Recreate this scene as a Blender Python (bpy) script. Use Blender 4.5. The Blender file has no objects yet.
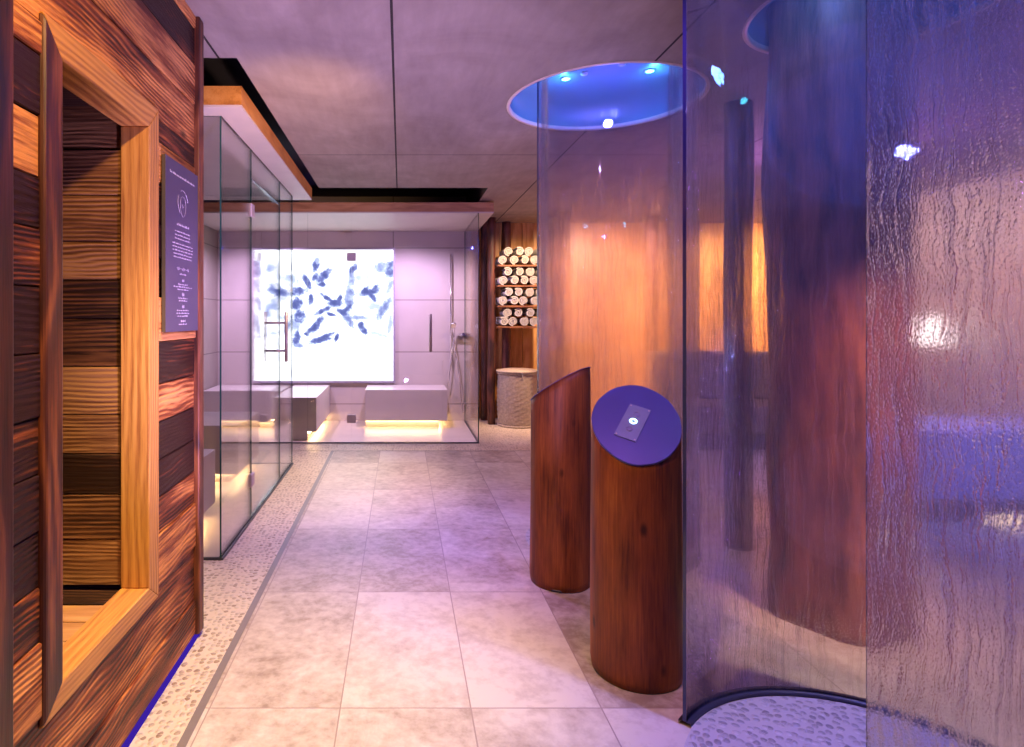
import bpy, bmesh, math, random
from mathutils import Vector, Matrix, noise
random.seed(7)
S = bpy.context.scene
COL = S.collection
PI = math.pi
CAM_H = 1.385
CEIL = 2.68

# ------------------------------------------------------------------ mesh collector
class MB:
    def __init__(self):
        self.v = []; self.f = []; self.m = []; self.a = []; self.s = []; self.uv = []
    def face(self, idx, mi=0, a=0.5, s=False, uv=None):
        self.f.append(tuple(idx)); self.m.append(mi); self.a.append(a); self.s.append(s); self.uv.append(uv)
    def poly(self, pts, mi=0, a=0.5, s=False, uv=None):
        n = len(self.v); self.v += [tuple(p) for p in pts]
        self.face(range(n, n+len(pts)), mi, a, s, uv)
    def box(self, x0, x1, y0, y1, z0, z1, mi=0, a=0.5, mis=None):
        n = len(self.v)
        self.v += [(x0,y0,z0),(x1,y0,z0),(x1,y1,z0),(x0,y1,z0),(x0,y0,z1),(x1,y0,z1),(x1,y1,z1),(x0,y1,z1)]
        fs = [(0,3,2,1),(4,5,6,7),(0,1,5,4),(1,2,6,5),(2,3,7,6),(3,0,4,7)]  # bottom top -y +x +y -x
        for k, q in enumerate(fs):
            self.face([n+i for i in q], mis[k] if mis else mi, a)
    def prism(self, bottom, top, mi=0, a=0.5, s=False):
        n = len(self.v); k = len(bottom)
        self.v += [tuple(p) for p in bottom] + [tuple(p) for p in top]
        self.face([n+i for i in reversed(range(k))], mi, a)
        self.face([n+k+i for i in range(k)], mi, a)
        for i in range(k):
            j = (i+1) % k
            self.face([n+i, n+j, n+k+j, n+k+i], mi, a, s)
    def tube(self, pts, r, seg=12, mi=0, cap=True, closed=False):
        pts = [Vector(p) for p in pts]; rings = []
        N = len(pts)
        up = None
        for i, p in enumerate(pts):
            if closed: t = (pts[(i+1)%N]-pts[i-1])
            else: t = pts[min(i+1,N-1)]-pts[max(i-1,0)]
            t.normalize()
            if up is None: up = Vector((0,0,1)) if abs(t.z) < .9 else Vector((1,0,0))
            b = t.cross(up).normalized(); up = b.cross(t).normalized()
            rr = r[i] if isinstance(r, (list,tuple)) else r
            n = len(self.v)
            for k in range(seg):
                q = p + b*math.cos(2*PI*k/seg)*rr + up*math.sin(2*PI*k/seg)*rr
                self.v.append(tuple(q))
            rings.append(n)
        for i in range(N if closed else N-1):
            A, B = rings[i], rings[(i+1)%N]
            for k in range(seg):
                j = (k+1)%seg
                self.face([A+k, A+j, B+j, B+k], mi, .5, True)
        if cap and not closed:
            self.face([rings[0]+k for k in reversed(range(seg))], mi)
            self.face([rings[-1]+k for k in range(seg)], mi)
    def lathe(self, prof, cx=0, cy=0, seg=32, mi=0, a0=0, a1=2*PI, s=True):
        full = abs(a1-a0-2*PI) < 1e-6
        K = seg if full else seg+1
        n = len(self.v)
        for (r, z) in prof:
            for k in range(K):
                t = a0+(a1-a0)*k/seg
                self.v.append((cx+r*math.cos(t), cy+r*math.sin(t), z))
        for i in range(len(prof)-1):
            for k in range(seg):
                j = (k+1) % K
                self.face([n+i*K+k, n+i*K+j, n+(i+1)*K+j, n+(i+1)*K+k], mi, .5, s)
    def build(self, name, mats, parent=None, loc=None):
        me = bpy.data.meshes.new(name)
        v = self.v
        if loc is not None: v = [(p[0]-loc[0], p[1]-loc[1], p[2]-loc[2]) for p in v]
        me.from_pydata(v, [], self.f)
        if not isinstance(mats, (list, tuple)): mats = [mats]
        for m in mats: me.materials.append(m)
        at = me.attributes.new('rnd', 'FLOAT', 'FACE')
        at.data.foreach_set('value', self.a)
        me.polygons.foreach_set('material_index', self.m)
        me.polygons.foreach_set('use_smooth', self.s)
        if any(u is not None for u in self.uv):
            ul = me.uv_layers.new(name='UVMap')
            for p, u in zip(me.polygons, self.uv):
                if u is None: continue
                for li, c in zip(p.loop_indices, u): ul.data[li].uv = c
        me.update()
        o = bpy.data.objects.new(name, me); COL.objects.link(o)
        if parent is not None: o.parent = parent
        elif loc is not None: o.location = loc
        return o

def bevel(o, w, seg=2):
    md = o.modifiers.new('bevel', 'BEVEL'); md.width = w; md.segments = seg; md.limit_method = 'ANGLE'
    return o
def tag(o, label, cat, group=None):
    o['label'] = label; o['category'] = cat
    if group: o['group'] = group
    return o
def thing(name, label, cat, loc=(0,0,0), group=None):
    o = bpy.data.objects.new(name, None); COL.objects.link(o); o.location = loc
    o.empty_display_size = .1
    return tag(o, label, cat, group)
def struct(o): o['kind'] = 'structure'; return o

# ------------------------------------------------------------------ node helpers
class NT:
    def __init__(self, name):
        self.mat = bpy.data.materials.new(name); self.mat.use_nodes = True
        self.t = self.mat.node_tree; self.t.nodes.clear()
        self.out = self.n('ShaderNodeOutputMaterial')
    def n(self, ty, **kw):
        o = self.t.nodes.new(ty)
        for k, v in kw.items(): setattr(o, k, v)
        return o
    def l(self, a, b): self.t.links.new(a, b)
    def put(self, sock, v):
        if isinstance(v, bpy.types.NodeSocket): self.l(v, sock)
        elif v is not None:
            sock.default_value = v
    def math(self, op, a, b=None, c=None, clamp=False):
        m = self.n('ShaderNodeMath', operation=op, use_clamp=clamp)
        self.put(m.inputs[0], a)
        if b is not None: self.put(m.inputs[1], b)
        if c is not None: self.put(m.inputs[2], c)
        return m.outputs[0]
    def vmath(self, op, a, b):
        m = self.n('ShaderNodeVectorMath', operation=op)
        self.put(m.inputs[0], a); self.put(m.inputs[1], b)
        return m.outputs[0]
    def co(self, kind='Object'): return self.n('ShaderNodeTexCoord').outputs[kind]
    def xyz(self, v):
        s = self.n('ShaderNodeSeparateXYZ'); self.l(v, s.inputs[0]); return s.outputs
    def comb(self, x, y, z):
        c = self.n('ShaderNodeCombineXYZ')
        for i, q in enumerate((x, y, z)): self.put(c.inputs[i], q)
        return c.outputs[0]
    def noise(self, vec, scale=5, detail=4, rough=.5, dist=0, color=False):
        m = self.n('ShaderNodeTexNoise'); self.l(vec, m.inputs['Vector'])
        m.inputs['Scale'].default_value = scale; m.inputs['Detail'].default_value = detail
        m.inputs['Roughness'].default_value = rough; m.inputs['Distortion'].default_value = dist
        return m.outputs['Color' if color else 'Fac']
    def ramp(self, fac, stops, interp='LINEAR'):
        r = self.n('ShaderNodeValToRGB'); r.color_ramp.interpolation = interp
        e = r.color_ramp.elements
        while len(e) < len(stops): e.new(.5)
        for q, (p, c) in zip(e, stops):
            q.position = p; q.color = (c, c, c, 1) if isinstance(c, (int, float)) else (*c, 1)
        self.l(fac, r.inputs[0]); return r.outputs[0]
    def mix(self, f, a, b, blend='MIX'):
        m = self.n('ShaderNodeMix', data_type='RGBA', blend_type=blend)
        self.put(m.inputs[0], f)
        self.put(m.inputs[6], (*a, 1) if isinstance(a, tuple) and len(a) == 3 else a)
        self.put(m.inputs[7], (*b, 1) if isinstance(b, tuple) and len(b) == 3 else b)
        return m.outputs[2]
    def bump(self, h, strength=.3, dist=.01):
        b = self.n('ShaderNodeBump'); self.l(h, b.inputs['Height'])
        b.inputs['Strength'].default_value = strength; b.inputs['Distance'].default_value = dist
        return b.outputs[0]
    def pbr(self, color, rough=.5, normal=None, metal=0, spec=.5, coat=0):
        p = self.n('ShaderNodeBsdfPrincipled')
        self.put(p.inputs['Base Color'], (*color, 1) if isinstance(color, tuple) and len(color) == 3 else color)
        self.put(p.inputs['Roughness'], rough); self.put(p.inputs['Metallic'], metal)
        p.inputs['Specular IOR Level'].default_value = spec
        p.inputs['Coat Weight'].default_value = coat
        if normal is not None: self.l(normal, p.inputs['Normal'])
        self.l(p.outputs[0], self.out.inputs[0]); return p

def simple(name, color, rough=.5, metal=0, spec=.5, nz=.06, scale=30):
    t = NT(name)
    f = t.noise(t.co(), scale, 3)
    c = t.mix(f, tuple(x*(1-nz*2) for x in color), tuple(min(1, x*(1+nz*2)) for x in color))
    t.pbr(c, rough, t.bump(f, .05, .002), metal, spec)
    return t.mat
def emit(name, color, strength):
    t = NT(name); e = t.n('ShaderNodeEmission')
    e.inputs[0].default_value = (*color, 1); e.inputs[1].default_value = strength
    t.l(e.outputs[0], t.out.inputs[0]); return t.mat

def wood(name, dark, mid, light, axis='Y', ring=70, bump=.6, rough=.42, tint=.35, per=True, warp=9, spec=.45, blotch=.9, knots=False, lo=0.0, kden=1.0):
    """weathered sawn wood: long grain, growth-ring lines, per-board variation through the face value rnd"""
    t = NT(name)
    at = t.n('ShaderNodeAttribute', attribute_name='rnd'); r = at.outputs['Fac']
    p = t.co()
    if per:
        off = t.comb(t.math('MULTIPLY', r, 37.0), t.math('MULTIPLY', r, 91.0), t.math('MULTIPLY', r, 53.0))
        p = t.vmath('ADD', p, off)
    X, Y, Z = t.xyz(p)
    al = {'X': X, 'Y': Y, 'Z': Z}[axis]
    cr = {'X': (Y, Z), 'Y': (X, Z), 'Z': (X, Y)}[axis]
    low = t.comb(t.math('MULTIPLY', al, 1.3), t.math('MULTIPLY', cr[0], 4.5), t.math('MULTIPLY', cr[1], 4.5))
    n1 = t.noise(low, 1.0, 2, .5, .3)
    across = t.math('ADD', t.math('MULTIPLY', cr[0], .7), cr[1])
    ph = t.math('ADD', t.math('MULTIPLY', across, ring*2), t.math('MULTIPLY', n1, warp*3.2))
    rings = t.math('MULTIPLY_ADD', t.math('SINE', ph), .5, .5)
    rings = t.mix(t.ramp(t.noise(low, 1.7, 3, .6), [(.35, .15), (.6, 1.0)]), (.5,.5,.5), rings)
    fine = t.noise(t.comb(t.math('MULTIPLY', al, 5.0), t.math('MULTIPLY', cr[0], 120.0), t.math('MULTIPLY', cr[1], 120.0)), 1.0, 4, .65)
    blot = t.noise(t.comb(t.math('MULTIPLY', al, 2.0), t.math('MULTIPLY', cr[0], 14.0), t.math('MULTIPLY', cr[1], 14.0)), 1.0, 5, .65)
    g = t.math('ADD', t.math('MULTIPLY', rings, .32), t.math('MULTIPLY', fine, .62))
    g = t.math('ADD', g, t.math('MULTIPLY', t.math('SUBTRACT', blot, .5), blotch))
    if per: g = t.math('ADD', g, t.math('MULTIPLY', t.math('SUBTRACT', r, .5), tint))
    c = t.ramp(g, [(.22+lo, dark), (.5+lo*1.2, mid), (.82+lo*1.3, light)])
    if knots:
        kv = t.n('ShaderNodeTexVoronoi', feature='F1'); kv.inputs['Scale'].default_value = 1.0
        t.l(t.comb(t.math('MULTIPLY', X, 9.0*kden), t.math('MULTIPLY', Y, 9.0*kden), t.math('MULTIPLY', Z, 4.5*kden*(1 if kden == 1 else 4))), kv.inputs['Vector'])
        kk = t.math('ADD', kv.outputs['Distance'], t.math('MULTIPLY', fine, .08))
        c = t.mix(t.ramp(kk, [(.10, .85), (.19, 0.0)]), c, (.018,.006,.004))
    h = t.math('ADD', t.math('MULTIPLY', rings, .6), t.math('MULTIPLY', fine, .8))
    t.pbr(c, t.math('MULTIPLY_ADD', fine, .25, rough-.1), t.bump(h, bump, .004), 0, spec)
    return t.mat

# woods
M_old = wood('reclaimed_wood', (.022,.006,.005), (.24,.058,.017), (.74,.31,.09), 'Y', ring=190, tint=.95, bump=.9, warp=16, blotch=1.7, lo=.13, spec=.3, knots=True, kden=.35)
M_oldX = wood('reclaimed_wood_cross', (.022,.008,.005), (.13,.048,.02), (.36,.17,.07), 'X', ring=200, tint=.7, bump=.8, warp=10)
M_beam = wood('larch_frame', (.28,.10,.03), (.54,.245,.06), (.70,.37,.11), 'Y', ring=150, bump=.35, tint=.1, blotch=.35)
M_beamZ = wood('larch_frame_upright', (.28,.10,.03), (.54,.245,.06), (.70,.37,.11), 'Z', ring=150, bump=.35, tint=.1, blotch=.35)
M_darkZ = wood('dark_post_wood', (.012,.004,.004), (.07,.016,.009), (.28,.08,.028), 'Z', ring=40, bump=.3, tint=.2)
M_log = wood('polished_log', (.085,.018,.007), (.24,.062,.016), (.42,.14,.035), 'Z', ring=6, bump=.10, rough=.5, per=False, warp=4, spec=.3, blotch=.75, knots=True)
M_trunk = wood('tree_trunk_bark', (.05,.016,.012), (.22,.07,.04), (.42,.16,.08), 'Z', ring=9, bump=.5, rough=.5, per=False, warp=6)
M_post = wood('log_post_wood', (.03,.009,.008), (.13,.038,.024), (.28,.10,.06), 'Z', ring=14, bump=.4, rough=.5, warp=6)
M_panelZ = wood('warm_wall_boards', (.42,.17,.045), (.62,.30,.10), (.72,.42,.18), 'Z', ring=25, bump=.12, tint=.18, blotch=.4)
M_roof = wood('roof_fascia_larch', (.30,.13,.05), (.46,.22,.09), (.58,.31,.14), 'X', ring=30, bump=.12, tint=0, per=False)
M_shelf = wood('shelf_wood', (.1,.035,.015), (.3,.12,.05), (.45,.2,.09), 'X', ring=30, bump=.15, per=False)

# stone floor tiles (grid in metres, laid where the joints are)
def floor_tiles():
    t = NT('travertine_tiles'); X, Y, Z = t.xyz(t.co())
    u = t.math('DIVIDE', t.math('ADD', X, .2155), .463); v = t.math('DIVIDE', t.math('SUBTRACT', Y, 2.145), .907)
    fu = t.math('FRACT', u); fv = t.math('FRACT', v)
    du = t.math('MULTIPLY', t.math('MINIMUM', fu, t.math('SUBTRACT', 1.0, fu)), .463)
    dv = t.math('MULTIPLY', t.math('MINIMUM', fv, t.math('SUBTRACT', 1.0, fv)), .907)
    d = t.math('MINIMUM', du, dv)
    joint = t.math('LESS_THAN', d, .0026)
    wn = t.n('ShaderNodeTexWhiteNoise', noise_dimensions='2D')
    t.l(t.comb(t.math('FLOOR', u), t.math('FLOOR', v), 0.0), wn.inputs[0])
    p = t.vmath('ADD', t.co(), wn.outputs['Color'])
    n1 = t.noise(p, 4.5, 7, .68, .5); n2 = t.noise(p, 22, 5, .6)
    g = t.math('MULTIPLY_ADD', t.math('SUBTRACT', n1, .5), .85, t.math('MULTIPLY_ADD', n2, .55, .26))
    g = t.math('ADD', g, t.math('MULTIPLY', t.math('SUBTRACT', wn.outputs['Value'], .5), .26))
    c = t.ramp(g, [(.32, (.34,.26,.19)), (.52, (.54,.46,.36)), (.72, (.69,.62,.50))])
    c = t.mix(joint, c, (.37,.29,.24))
    h = t.math('SUBTRACT', t.math('MULTIPLY', n2, .35), t.math('MULTIPLY', joint, .8))
    t.pbr(c, t.math('MULTIPLY_ADD', n1, .35, .22), t.bump(h, .35, .006), 0, .4)
    return t.mat
def pebbles(name, base, dark, scale=36):
    t = NT(name)
    p = t.co(); X, Y, Z = t.xyz(p); q = t.comb(X, Y, 0.0)
    q = t.vmath('ADD', q, t.vmath('MULTIPLY', t.noise(q, 5, 1, color=True), (.05, .05, 0)))
    vo = t.n('ShaderNodeTexVoronoi', feature='DISTANCE_TO_EDGE', voronoi_dimensions='2D'); vo.inputs['Scale'].default_value = scale; t.l(q, vo.inputs['Vector'])
    vc = t.n('ShaderNodeTexVoronoi', feature='F1', voronoi_dimensions='2D'); vc.inputs['Scale'].default_value = scale; t.l(q, vc.inputs['Vector'])
    for v_ in (vo, vc): v_.inputs['Randomness'].default_value = .8
    e = t.math('MULTIPLY', t.ramp(vc.outputs['Distance'], [(.36, 1.0), (.44, 0.0)]), t.ramp(vo.outputs['Distance'], [(.02, 0.0), (.07, 1.0)]))
    round_ = t.ramp(vc.outputs['Distance'], [(.1, 1.0), (.48, 0.0)], 'EASE')
    cell = t.xyz(vc.outputs['Color'])[0]
    st = t.ramp(cell, [(0, dark), (.25, tuple((a+b)/2 for a, b in zip(dark, base))), (.5, tuple(a*.85 for a in base)), (1, tuple(min(1, a*1.18) for a in base))])
    c = t.mix(e, tuple(min(1, a*1.1) for a in base), st)
    h = t.math('MULTIPLY', e, round_)
    t.pbr(c, .38, t.bump(h, .55, .008), 0, .45)
    return t.mat
def concrete_ceiling():
    t = NT('brushed_concrete_panels'); p = t.co(); X, Y, Z = t.xyz(p)
    j = None
    for x in (-.91, -.04, 1.285, 2.61, 3.94):
        q = t.math('LESS_THAN', t.math('ABSOLUTE', t.math('SUBTRACT', X, x)), .006)
        j = q if j is None else t.math('MAXIMUM', j, q)
    for y in (2.0, 4.82, 7.64):
        j = t.math('MAXIMUM', j, t.math('LESS_THAN', t.math('ABSOLUTE', t.math('SUBTRACT', Y, y)), .005))
    n1 = t.noise(p, 1.3, 5, .6, 1.2); n2 = t.noise(t.comb(t.math('MULTIPLY', X, 14.0), t.math('MULTIPLY', Y, 3.0), 0.0), 1, 4, .6)
    n3 = t.noise(p, 60, 3)
    g = t.math('ADD', t.math('MULTIPLY', n1, .65), t.math('MULTIPLY', n2, .35))
    c = t.ramp(g, [(.3, (.22,.17,.14)), (.55, (.31,.25,.205)), (.75, (.40,.33,.27))])
    c = t.mix(j, c, (.035,.028,.025))
    t.pbr(c, .8, t.bump(t.math('SUBTRACT', t.math('ADD', t.math('MULTIPLY', n3, .1), t.math('MULTIPLY', n2, .2)), j), .3, .006), 0, .15)
    return t.mat
def wall_tile(name, base, w=1.76, h=.695, x0=-.104, z0=.228, axis='X'):
    t = NT(name); p = t.co(); X, Y, Z = t.xyz(p)
    H = X if axis == 'X' else Y
    u = t.math('FRACT', t.math('DIVIDE', t.math('SUBTRACT', H, x0), w)); v = t.math('FRACT', t.math('DIVIDE', t.math('SUBTRACT', Z, z0), h))
    du = t.math('MULTIPLY', t.math('MINIMUM', u, t.math('SUBTRACT', 1.0, u)), w)
    dv = t.math('MULTIPLY', t.math('MINIMUM', v, t.math('SUBTRACT', 1.0, v)), h)
    j = t.math('LESS_THAN', t.math('MINIMUM', du, dv), .006)
    n = t.noise(p, 3, 5, .6)
    c = t.mix(n, tuple(a*.85 for a in base), tuple(a*1.12 for a in base))
    c = t.mix(j, c, tuple(a*.45 for a in base))
    t.pbr(c, .5, t.bump(t.math('SUBTRACT', 1.0, j), .2, .004), 0, .3)
    return t.mat
M_floor = floor_tiles()
M_peb = pebbles('pebble_mosaic', (.62,.52,.38), (.30,.21,.13))
M_pebS = pebbles('shower_pebbles', (.50,.47,.44), (.30,.28,.27), 34)
M_ceil = concrete_ceiling()
M_wt = wall_tile('beige_stone_wall', (.50,.43,.40))
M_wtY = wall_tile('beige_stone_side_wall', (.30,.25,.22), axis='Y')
M_bench = simple('bench_stone', (.50,.44,.41), .32, nz=.05, scale=5)
M_plaster = simple('warm_plaster', (.60,.52,.44), .6, nz=.08, scale=2)
M_void = simple('black_ceiling_void', (.018,.018,.05), .8)
M_navyvoid = simple('navy_void', (.02,.02,.05), .8)
M_white = simple('white_soffit', (.55,.47,.42), .5, nz=.05, scale=6)
M_trim = simple('stone_trim', (.22,.19,.17), .35)
M_chrome = simple('brushed_steel', (.40,.31,.30), .4, .5)
M_dark = simple('dark_base_channel', (.03,.03,.05), .4)
M_led = emit('warm_led', (1,.66,.30), 22)
M_violet = emit('violet_led', (.12,.04,.9), .3)

def dryglass(name, tint=(.93,.93,.96), refl=.9, veil=0.0):
    t = NT(name)
    tr = t.n('ShaderNodeBsdfTransparent'); tr.inputs[0].default_value = (*tint, 1)
    gl = t.n('ShaderNodeBsdfGlossy'); gl.inputs['Roughness'].default_value = .015; gl.inputs[0].default_value = (1,1,1,1)
    fr = t.n('ShaderNodeFresnel'); fr.inputs[0].default_value = 1.45
    m = t.n('ShaderNodeMixShader'); t.l(t.math('MULTIPLY', fr.outputs[0], refl), m.inputs[0])
    t.l(tr.outputs[0], m.inputs[1]); t.l(gl.outputs[0], m.inputs[2])
    t.l(m.outputs[0], t.out.inputs[0]); return t.mat
M_glass = dryglass('clear_glass', (.982,.980,.988), .6)
M_edge = simple('green_glass_edge', (.02,.07,.065), .15, nz=.02)
M_edgeB = simple('blue_glass_edge', (.04,.05,.14), .12, nz=.02)

def wetglass(name, wet_lo=1.9, wet_hi=2.5, haze=.10, tint=(.80,.78,.93), fine=1.0, refr=.5, wave=1.0, beads=.4):
    """glass with water running down: beads, rivulets and a thin film; u,v of the UV map are metres around / up"""
    t = NT(name)
    U, V, _ = t.xyz(t.co('UV'))
    nw = t.noise(t.comb(t.math('MULTIPLY', U, 5.0), V, 0.0), 2, 2)
    vz = t.math('ADD', V, t.math('MULTIPLY', t.math('SUBTRACT', nw, .5), 1.1))
    mr = t.n('ShaderNodeMapRange'); t.l(vz, mr.inputs[0]); mr.inputs[1].default_value = wet_hi; mr.inputs[2].default_value = wet_lo
    wet = mr.outputs[0]
    # rivulets
    wob = t.noise(t.comb(t.math('MULTIPLY', U, 9.0), t.math('MULTIPLY', V, 6.0), 0.0), 1, 3, color=True)
    wx = t.xyz(wob)[0]
    uu = t.math('ADD', U, t.math('MULTIPLY', t.math('SUBTRACT', wx, .5), .05))
    s1 = t.noise(t.comb(t.math('MULTIPLY', uu, 75.0), t.math('MULTIPLY', V, 2.2), 0.0), 1, 3, .6, .4)
    s2 = t.noise(t.comb(t.math('MULTIPLY', uu, 160.0), t.math('MULTIPLY', V, 14.0), 3.0), 1, 3, .65, .6)
    dv = t.n('ShaderNodeTexVoronoi', feature='F1', voronoi_dimensions='2D'); dv.inputs['Scale'].default_value = 1
    t.l(t.comb(t.math('MULTIPLY', U, 170.0), t.math('MULTIPLY', V, 110.0), 0.0), dv.inputs['Vector'])
    drop = t.ramp(dv.outputs['Distance'], [(.15, 1.0), (.42, 0.0)])
    riv = t.ramp(s1, [(.50, 0.0), (.62, 1.0)])
    h = t.math('ADD', t.math('MULTIPLY', riv, 1.0), t.math('MULTIPLY', s2, 1.1*fine))
    h = t.math('ADD', h, t.math('MULTIPLY', drop, .45*fine))
    h = t.math('MULTIPLY', h, wet)
    nrm = t.bump(h, .7, .010); nrf = t.bump(h, 1.0, .012*wave)
    tr = t.n('ShaderNodeBsdfTransparent'); tr.inputs[0].default_value = (*tint, 1)
    rf = t.n('ShaderNodeBsdfRefraction'); rf.inputs['IOR'].default_value = 1.012; rf.inputs['Roughness'].default_value = .02
    rf.inputs[0].default_value = (*[min(1, c*1.05) for c in tint], 1); t.l(nrf, rf.inputs['Normal'])
    m1 = t.n('ShaderNodeMixShader'); t.l(t.math('MULTIPLY', wet, refr), m1.inputs[0]); t.l(tr.outputs[0], m1.inputs[1]); t.l(rf.outputs[0], m1.inputs[2])
    nrb = t.bump(h, 1.0, .010)
    rb = t.n('ShaderNodeBsdfRefraction'); rb.inputs['IOR'].default_value = 1.16; rb.inputs['Roughness'].default_value = .03
    rb.inputs[0].default_value = (1, 1, 1, 1); t.l(nrb, rb.inputs['Normal'])
    mask = t.math('ADD', t.math('MULTIPLY', riv, .55), t.math('ADD', t.math('MULTIPLY', drop, .6), t.ramp(s2, [(.48, 0.0), (.62, .7)])), clamp=True)
    m1b = t.n('ShaderNodeMixShader'); t.l(t.math('MULTIPLY', t.math('MULTIPLY', wet, mask), beads), m1b.inputs[0]); t.l(m1.outputs[0], m1b.inputs[1]); t.l(rb.outputs[0], m1b.inputs[2])
    m1 = m1b
    tl = t.n('ShaderNodeBsdfTranslucent'); tl.inputs[0].default_value = (.85,.87,1,1); t.l(nrm, tl.inputs['Normal'])
    df = t.n('ShaderNodeBsdfDiffuse'); df.inputs[0].default_value = (.85,.87,1,1); t.l(nrm, df.inputs['Normal'])
    m2 = t.n('ShaderNodeMixShader'); m2.inputs[0].default_value = .5; t.l(tl.outputs[0], m2.inputs[1]); t.l(df.outputs[0], m2.inputs[2])
    m3 = t.n('ShaderNodeMixShader'); t.l(t.math('MULTIPLY_ADD', wet, t.math('MULTIPLY_ADD', riv, .10, haze*.2), haze*.7), m3.inputs[0]); t.l(m1.outputs[0], m3.inputs[1]); t.l(m2.outputs[0], m3.inputs[2])
    gl = t.n('ShaderNodeBsdfGlossy'); gl.inputs['Roughness'].default_value = .09; t.l(nrm, gl.inputs['Normal'])
    fr = t.n('ShaderNodeFresnel'); fr.inputs[0].default_value = 1.42
    m4 = t.n('ShaderNodeMixShader'); t.l(t.math('MULTIPLY', fr.outputs[0], .5), m4.inputs[0]); t.l(m3.outputs[0], m4.inputs[1]); t.l(gl.outputs[0], m4.inputs[2])
    t.l(m4.outputs[0], t.out.inputs[0]); return t.mat

# ------------------------------------------------------------------ floor
b = MB(); b.box(-.694, 6.2, -1.2, 6.27, -.05, 0); struct(b.build('floor', M_floor))
b = MB(); b.box(-2.6, -.724, -1.2, 6.27, -.05, 0); b.box(-2.6, 6.2, 6.285, 9.4, -.05, 0)
struct(b.build('floor_pebble_strip', M_peb))
b = MB(); b.box(-.724, -.694, -1.2, 6.27, -.05, .002); b.box(-.724, 6.2, 6.27, 6.285, -.05, .0015)
struct(b.build('trim_1', M_trim))

# ------------------------------------------------------------------ ceiling with round shower openings
HOLES = [((1.21, 3.62), .562, 64), ((1.38, 1.66), .56, 64), ((1.97, 2.52), .47, 64)]
cu = bpy.data.curves.new('ceiling', 'CURVE'); cu.dimensions = '2D'; cu.fill_mode = 'BOTH'; cu.extrude = .15
def spl(pts):
    s = cu.splines.new('POLY'); s.points.add(len(pts)-1); s.use_cyclic_u = True
    for p, q in zip(s.points, pts): p.co = (q[0], q[1], 0, 1)
spl([(-2.6,-1.2),(6.2,-1.2),(6.2,9.4),(.87,9.4),(.87,6.05),(-.82,6.05),(-.82,3.02),(-2.6,3.02)])
for (c, r, n) in HOLES: spl([(c[0]+r*math.cos(2*PI*k/n), c[1]+r*math.sin(2*PI*k/n)) for k in range(n)])
co = bpy.data.objects.new('tmp', cu); COL.objects.link(co)
me = bpy.data.meshes.new_from_object(co.evaluated_get(bpy.context.evaluated_depsgraph_get()))
bpy.data.objects.remove(co)
me.materials.clear(); me.materials.append(M_ceil)
ceil = bpy.data.objects.new('ceiling', me); COL.objects.link(ceil); ceil.location = (0,0,CEIL+.15); struct(ceil)
b = MB(); b.box(-2.6, 6.2, -1.2, 9.4, 3.0, 3.05); struct(b.build('ceiling_void', M_void))

# round recesses with their lamps
M_rec = simple('recess_lining', (.13,.18,.27), .35, nz=.03, scale=4)
M_rim = simple('recess_rim', (.60,.46,.40), .35)
M_cyan = emit('cyan_lamp', (.10,.80,1), 30)
M_lens = simple('unlit_lens', (.5,.45,.6), .2)
def recess(i, c, r, lamps, heads, where):
    b = MB(); zt = CEIL+.2
    b.lathe([(r-.004, CEIL+.001), (r-.004, zt), (.0001, zt)], c[0], c[1], 64)
    o = struct(b.build('ceiling_recess', M_rec))
    b = MB(); b.lathe([(r-.012, CEIL+.02), (r-.012, CEIL-.004), (r+.008, CEIL-.004), (r+.008, CEIL-.0005)], c[0], c[1], 64)
    struct(b.build('trim_%d' % (i+2), M_rim))
    for k, (x, y) in enumerate(lamps):
        t = thing('recessed_lamp', '', 'lamp', (x, y, zt-.001), 'cyan lamps in the round ceiling recesses')
        t['label'] = where[k]
        b = MB(); b.lathe([(.032, 0), (.032, -.006), (.024, -.008), (.024, -.002)], seg=24); b.build('bezel', M_chrome, t)
        b = MB(); b.lathe([(.023, -.005), (.0001, -.009)], seg=24); b.build('lens', M_cyan, t)
    for k, (x, y) in enumerate(heads):
        t = thing('shower_nozzle', 'small unlit round nozzle in the blue ceiling recess, ' + ('left one' if k == 0 else 'right one'), 'nozzle', (x, y, zt-.001), 'nozzles in the ceiling recess')
        b = MB(); b.lathe([(.022, 0), (.022, -.008), (.016, -.014), (.0001, -.015)], seg=20); b.build('nozzle_head', M_lens, t)
recess(0, *HOLES[0][:2], [(1.03,3.78),(1.505,3.66)], [(1.12,3.70),(1.30,3.56)],
       ['left of the two glowing cyan lamps in the round recess over the rear shower', 'right of the two glowing cyan lamps in the round recess over the rear shower'])
recess(1, *HOLES[1][:2], [], [], [])
recess(2, *HOLES[2][:2], [(1.62,2.62),(1.85,2.25)], [], ['cyan lamp at the left rim of the recess around the tree trunk', 'cyan lamp at the front rim of the recess around the tree trunk'])

# ------------------------------------------------------------------ walls of the setting
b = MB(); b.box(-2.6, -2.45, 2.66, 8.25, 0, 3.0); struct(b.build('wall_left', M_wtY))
b = MB(); b.box(-2.45, .93, 8.09, 8.25, 0, 3.0); struct(b.build('wall_back', M_wt))
b = MB()
x = .93
while x < 6.1:
    w = random.uniform(.13, .2); b.box(x, x+w-.004, 8.3+random.uniform(0,.012), 8.42, 0, CEIL, a=random.random()); x += w
b.box(.93, 6.1, 8.4, 8.46, 0, CEIL, a=.1)
struct(b.build('wall_back_wood', M_panelZ))
b = MB(); b.box(5.5, 5.65, -1.2, 8.3, 0, CEIL); struct(b.build('wall_right', M_plaster))

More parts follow.
